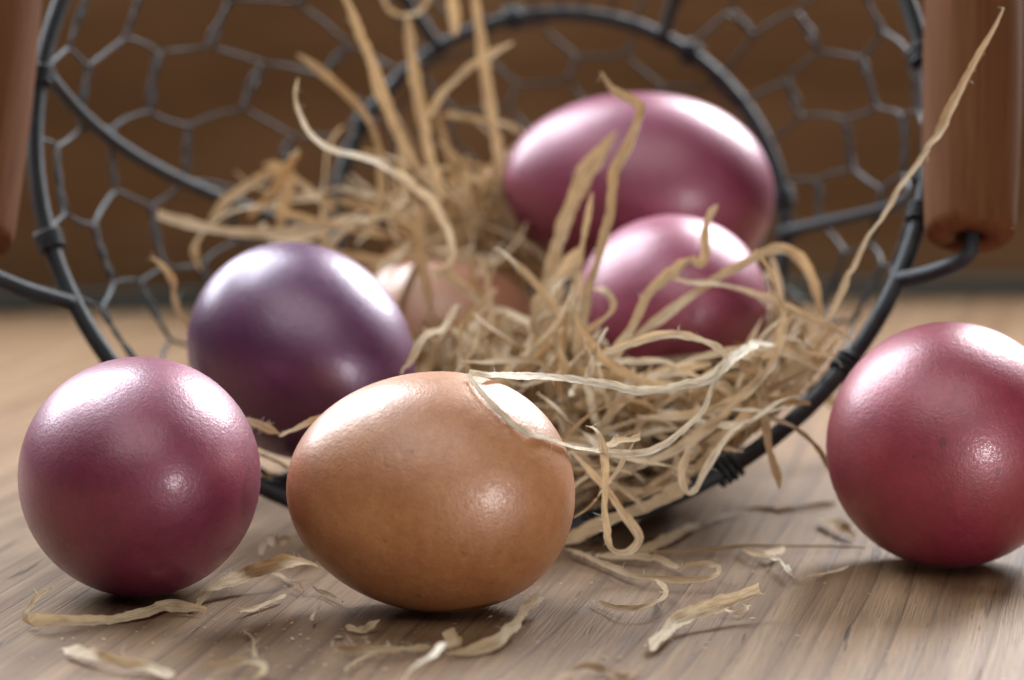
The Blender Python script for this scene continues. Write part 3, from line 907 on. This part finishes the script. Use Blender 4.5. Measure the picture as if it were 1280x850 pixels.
hero([(330, 712, T_(0.0015)), (352, 722, T_(0.001)), (380, 738, T_())], 5, 'thin straw splinter pointing at the left end of the copper egg', up=UPV, tint=0.35, group=G)
hero([(392, 735, T_()), (408, 742, T_(0.001)), (428, 752, T_())], 6, 'brown straw splinter tucked under the left end of the copper egg', up=UPV, tint=0.15, group=G)
hero([(700, 664, T_(0.001)), (722, 655, T_(0.003)), (745, 668, T_(0.002))], 9, 'short straw curl at the right foot of the copper egg', tint=0.5, group=G)
hero([(905, 762, T_(0.001)), (922, 768, T_(0.001)), (938, 757, T_(0.001))], 5, 'little straw flake under the thick pale stalk', up=UPV, tint=0.7, group=G)
hero([(1010, 720, T_()), (1040, 716, T_(0.0005)), (1062, 708, T_())], 3, 'hair thin pale fibre in the shadow of the raspberry red egg', up=UPV, tint=0.8, group=G)

# the nest: single strands, each grown and then settled on eggs and basket
def grow(px, py, Y, ang, length, curl, r, out=0.25):
    p = at(px, py, Y)
    rt = np.array([1.0, 0, 0]); up = np.array([0, 0.1, 1.0]); dp = np.array([0, 1.0, 0])
    n = int(length / 0.0016) + 6
    st = length / (n - 1)
    a = ang; el = r.normal(0, out)
    k = r.normal(0, curl); k2 = r.normal(0, curl * 0.5)
    P = [p]
    kink = set(int(q) for q in r.integers(2, n - 2, r.integers(0, 4)))
    for i in range(n - 1):
        k += r.normal(0, curl * 0.22); k *= 0.985
        k2 += r.normal(0, curl * 0.18); k2 *= 0.97
        a += k * st; el += k2 * st; el *= 0.985
        if i in kink: a += r.normal(0, 0.7); k = r.normal(0, curl)
        d = (rt * math.cos(a) + up * math.sin(a)) * math.cos(el) + dp * math.sin(el)
        p = p + d * st
        P.append(p)
    P = np.array(P)
    return P - (P[n // 2] - P[0]) * 0.6


def to_px(P):
    x = P[:, 0]; y = P[:, 1]; z = P[:, 2] - CAM_H
    d = y * _cp - z * _sp; u = y * _sp + z * _cp
    return np.stack([640 + F_PX * x / d, 425 - F_PX * u / d], 1)


CLEAR = [(842, 365, 106, 84, 0.715), (798, 232, 168, 114, 0.760), (380, 442, 146, 136, 0.685), (535, 362, 60, 42, 0.735),
         (1188, 556, 160, 160, 0.63), (640, 372, 30, 28, 0.735), (1045, 335, 75, 75, 0.76)]


def spills(P):
    """share of a strand that would hide an egg face or leave the basket's mouth"""
    q = to_px(P)
    bad = np.zeros(len(P), bool)
    for cx, cy, rx, ry, Yb in CLEAR:
        bad |= (((q[:, 0] - cx) / rx) ** 2 + ((q[:, 1] - cy) / ry) ** 2 < 1) & (P[:, 1] < Yb)
    bx = np.array([690, 730, 830, 905, 980, 1048, 1100, 1140, 1155]); by = np.array([672, 668, 628, 588, 524, 452, 385, 315, 240])
    lim = np.interp(q[:, 0], bx, by, left=900, right=0)
    bad |= (q[:, 1] > lim - 14) & (P[:, 1] < 0.70)
    return bad.mean()


def place(qx, qy, lab):
    if lab == 'mouth':
        if qx > 960: return 'straw in the nest beside the right rim coil'
        if qy < 490: return 'straw in the nest just under the rose pink egg'
        return 'straw low in the nest right of the copper egg' if qx < 860 else 'straw low in the nest above the dark rim'
    if lab == 'behind':
        return 'straw behind the copper egg near the purple egg' if qx < 610 else 'straw behind the copper egg near the rose egg'
    return lab


NEST = [  # count, px range, py range, depth range, heading, spread, length, curl, label, group
    (130, (720, 1035), (440, 600), (0.628, 0.690), 0.55, 0.55, (0.030, 0.085), 30, 'mouth', 'nest straw at the right of the basket mouth'),
    (55, (525, 735), (395, 475), (0.640, 0.715), 1.45, 0.50, (0.025, 0.060), 30, 'behind', 'nest straw behind the copper egg'),
    (26, (715, 870), (560, 660), (0.622, 0.650), -0.5, 0.6, (0.025, 0.060), 40, 'straw spilling over the low rim beside the copper egg', 'straw spilling over the rim'),
    (7, (950, 1030), (420, 475), (0.660, 0.705), 0.7, 0.5, (0.025, 0.050), 40, 'straw right of the rose pink egg inside the basket', 'straw right of the rose pink egg'),
    (9, (330, 560), (225, 330), (0.715, 0.755), 0.2, 0.7, (0.030, 0.070), 40, 'blurred straw deep in the basket above the purple egg', 'blurred straw above the purple egg'),
    (20, (545, 655), (215, 330), (0.730, 0.760), 1.3, 0.7, (0.030, 0.060), 50, 'blurred straw left of the large pink egg', 'blurred straw beside the large pink egg'),
]
# depth caps so that loose strands do not run in front of what the photograph leaves clear
for (cnt, xr, yr, dr, hd, spd, lr, curl, lab, grp) in NEST:
    for i in range(cnt):
        r = np.random.default_rng(int(1000 * hd + 7) + i * 31 + xr[0])
        best = (9, None)
        for tr_ in range(9):
            P = grow(r.uniform(*xr), r.uniform(*yr), r.uniform(*dr), hd + r.normal(0, spd) + (math.pi if r.random() < 0.5 else 0),
                     r.uniform(*lr), curl, r)
            P[:, 1] = np.maximum(P[:, 1], dr[0] - 0.006)
            P = settle(P, 9, True)
            b_ = spills(P)
            if b_ < best[0]: best = (b_, P)
            if b_ <= 0.06: break
        P = best[1]
        if best[0] > 0.25: continue
        wd = r.uniform(0.0008, 0.0025); tn_ = float(np.clip(r.normal(0.60, 0.2), 0, 1))
        qx, qy = to_px(P)[len(P) // 2]
        siz = 'fine' if wd < 0.0012 else ('broad' if wd > 0.0018 else 'narrow')
        hue = 'brown' if tn_ < 0.5 else ('pale' if tn_ > 0.70 else 'tan')
        run = P[-1] - P[0]
        way = 'upright' if abs(run[2]) > 1.2 * abs(run[0]) else ('level' if abs(run[2]) < 0.35 * abs(run[0]) else 'slanting')
        strand(P, wd, '%s %s %s %s' % (siz, hue, way, place(qx, qy, lab)), group=grp, roll0=r.normal(0, 0.5), twist=r.normal(0, 0.8), wob=0.3,
               tint=tn_, fibres=int(r.integers(0, 3)), thick=0.0002)

# the packed straw underneath, which nobody could count
vs_all = []; fs_all = []; uv_all = []; tn_all = []; off = 0
for i in range(420):
    r = np.random.default_rng(9000 + i)
    u = r.random()
    if u < 0.50: a = (r.uniform(700, 1010), r.uniform(490, 640), r.uniform(0.640, 0.73))
    elif u < 0.78: a = (r.uniform(500, 760), r.uniform(420, 560), r.uniform(0.655, 0.74))
    elif u < 0.90: a = (r.uniform(520, 660), r.uniform(220, 400), r.uniform(0.745, 0.765))
    else: a = (r.uniform(920, 1010), r.uniform(400, 520), r.uniform(0.69, 0.74))
    P = grow(a[0], a[1], a[2], r.uniform(0, 6.28), r.uniform(0.02, 0.055), 50, r, 0.5)
    P[:, 1] = np.clip(P[:, 1], 0.640, 0.768)
    P = settle(P, 7, True)
    if spills(P) > 0.10: continue
    v_, f_, u_, t_ = ribbon_geo(P, r.uniform(0.0012, 0.0028), roll0=r.normal(0, 0.8), twist=r.normal(0, 1), wob=0.3, tint=float(np.clip(r.normal(0.30, 0.16), 0, 1)), off=off, seed=i)  # low tint puts the shadow behind the front strands into the colour
    vs_all.append(v_); fs_all += f_; uv_all += u_; tn_all.append(t_); off += len(v_)
o = mesh_obj('straw_packing', np.vstack(vs_all), fs_all, M_STRAW, uvs=uv_all, tint=np.concatenate(tn_all))
tag(o, 'packed tan straw filling the basket under the eggs', 'straw', kind='stuff')

# chaff: dust sized crumbs of straw on the wood
vs = []; fs = []; uv = []; tn = []
r = np.random.default_rng(5)
for i in range(210):
    if r.random() < 0.6: px, py = r.normal(470, 190), r.normal(800, 30)
    else: px, py = r.uniform(60, 1150), r.uniform(690, 850)
    if py < 700 or py > 870: continue
    p = ground(px, py, 0.0004)
    L = r.uniform(0.00015, 0.0007) * (2.5 if r.random() < 0.06 else 1); wd = L * r.uniform(0.15, 0.5); a = r.uniform(0, 6.28)
    d = np.array([math.cos(a), math.sin(a), r.uniform(-0.1, 0.25)]); n_ = np.array([-math.sin(a), math.cos(a), 0])
    b = len(vs)
    q = [p - d * L, p + n_ * wd, p + d * L, p - n_ * wd]
    if (egg_g(np.array(q), EGGS[0]) < 1.02).any() or (egg_g(np.array(q), EGGS[1]) < 1.02).any(): continue
    top = np.array([0, 0, wd * 0.6])
    vs += q + [p + top]
    fs += [(b, b + 1, b + 4), (b + 1, b + 2, b + 4), (b + 2, b + 3, b + 4), (b + 3, b, b + 4), (b + 3, b + 2, b + 1, b)]
    uv += [(r.uniform(0, 9), r.uniform(0, 9))] * 5; tn += [r.uniform(0.3, 1.0)] * 5
o = mesh_obj('chaff', vs, fs, M_STRAW, smooth=False, uvs=uv, tint=tn)
tag(o, 'tiny pale crumbs of straw scattered on the wood before the eggs', 'chaff', kind='stuff')
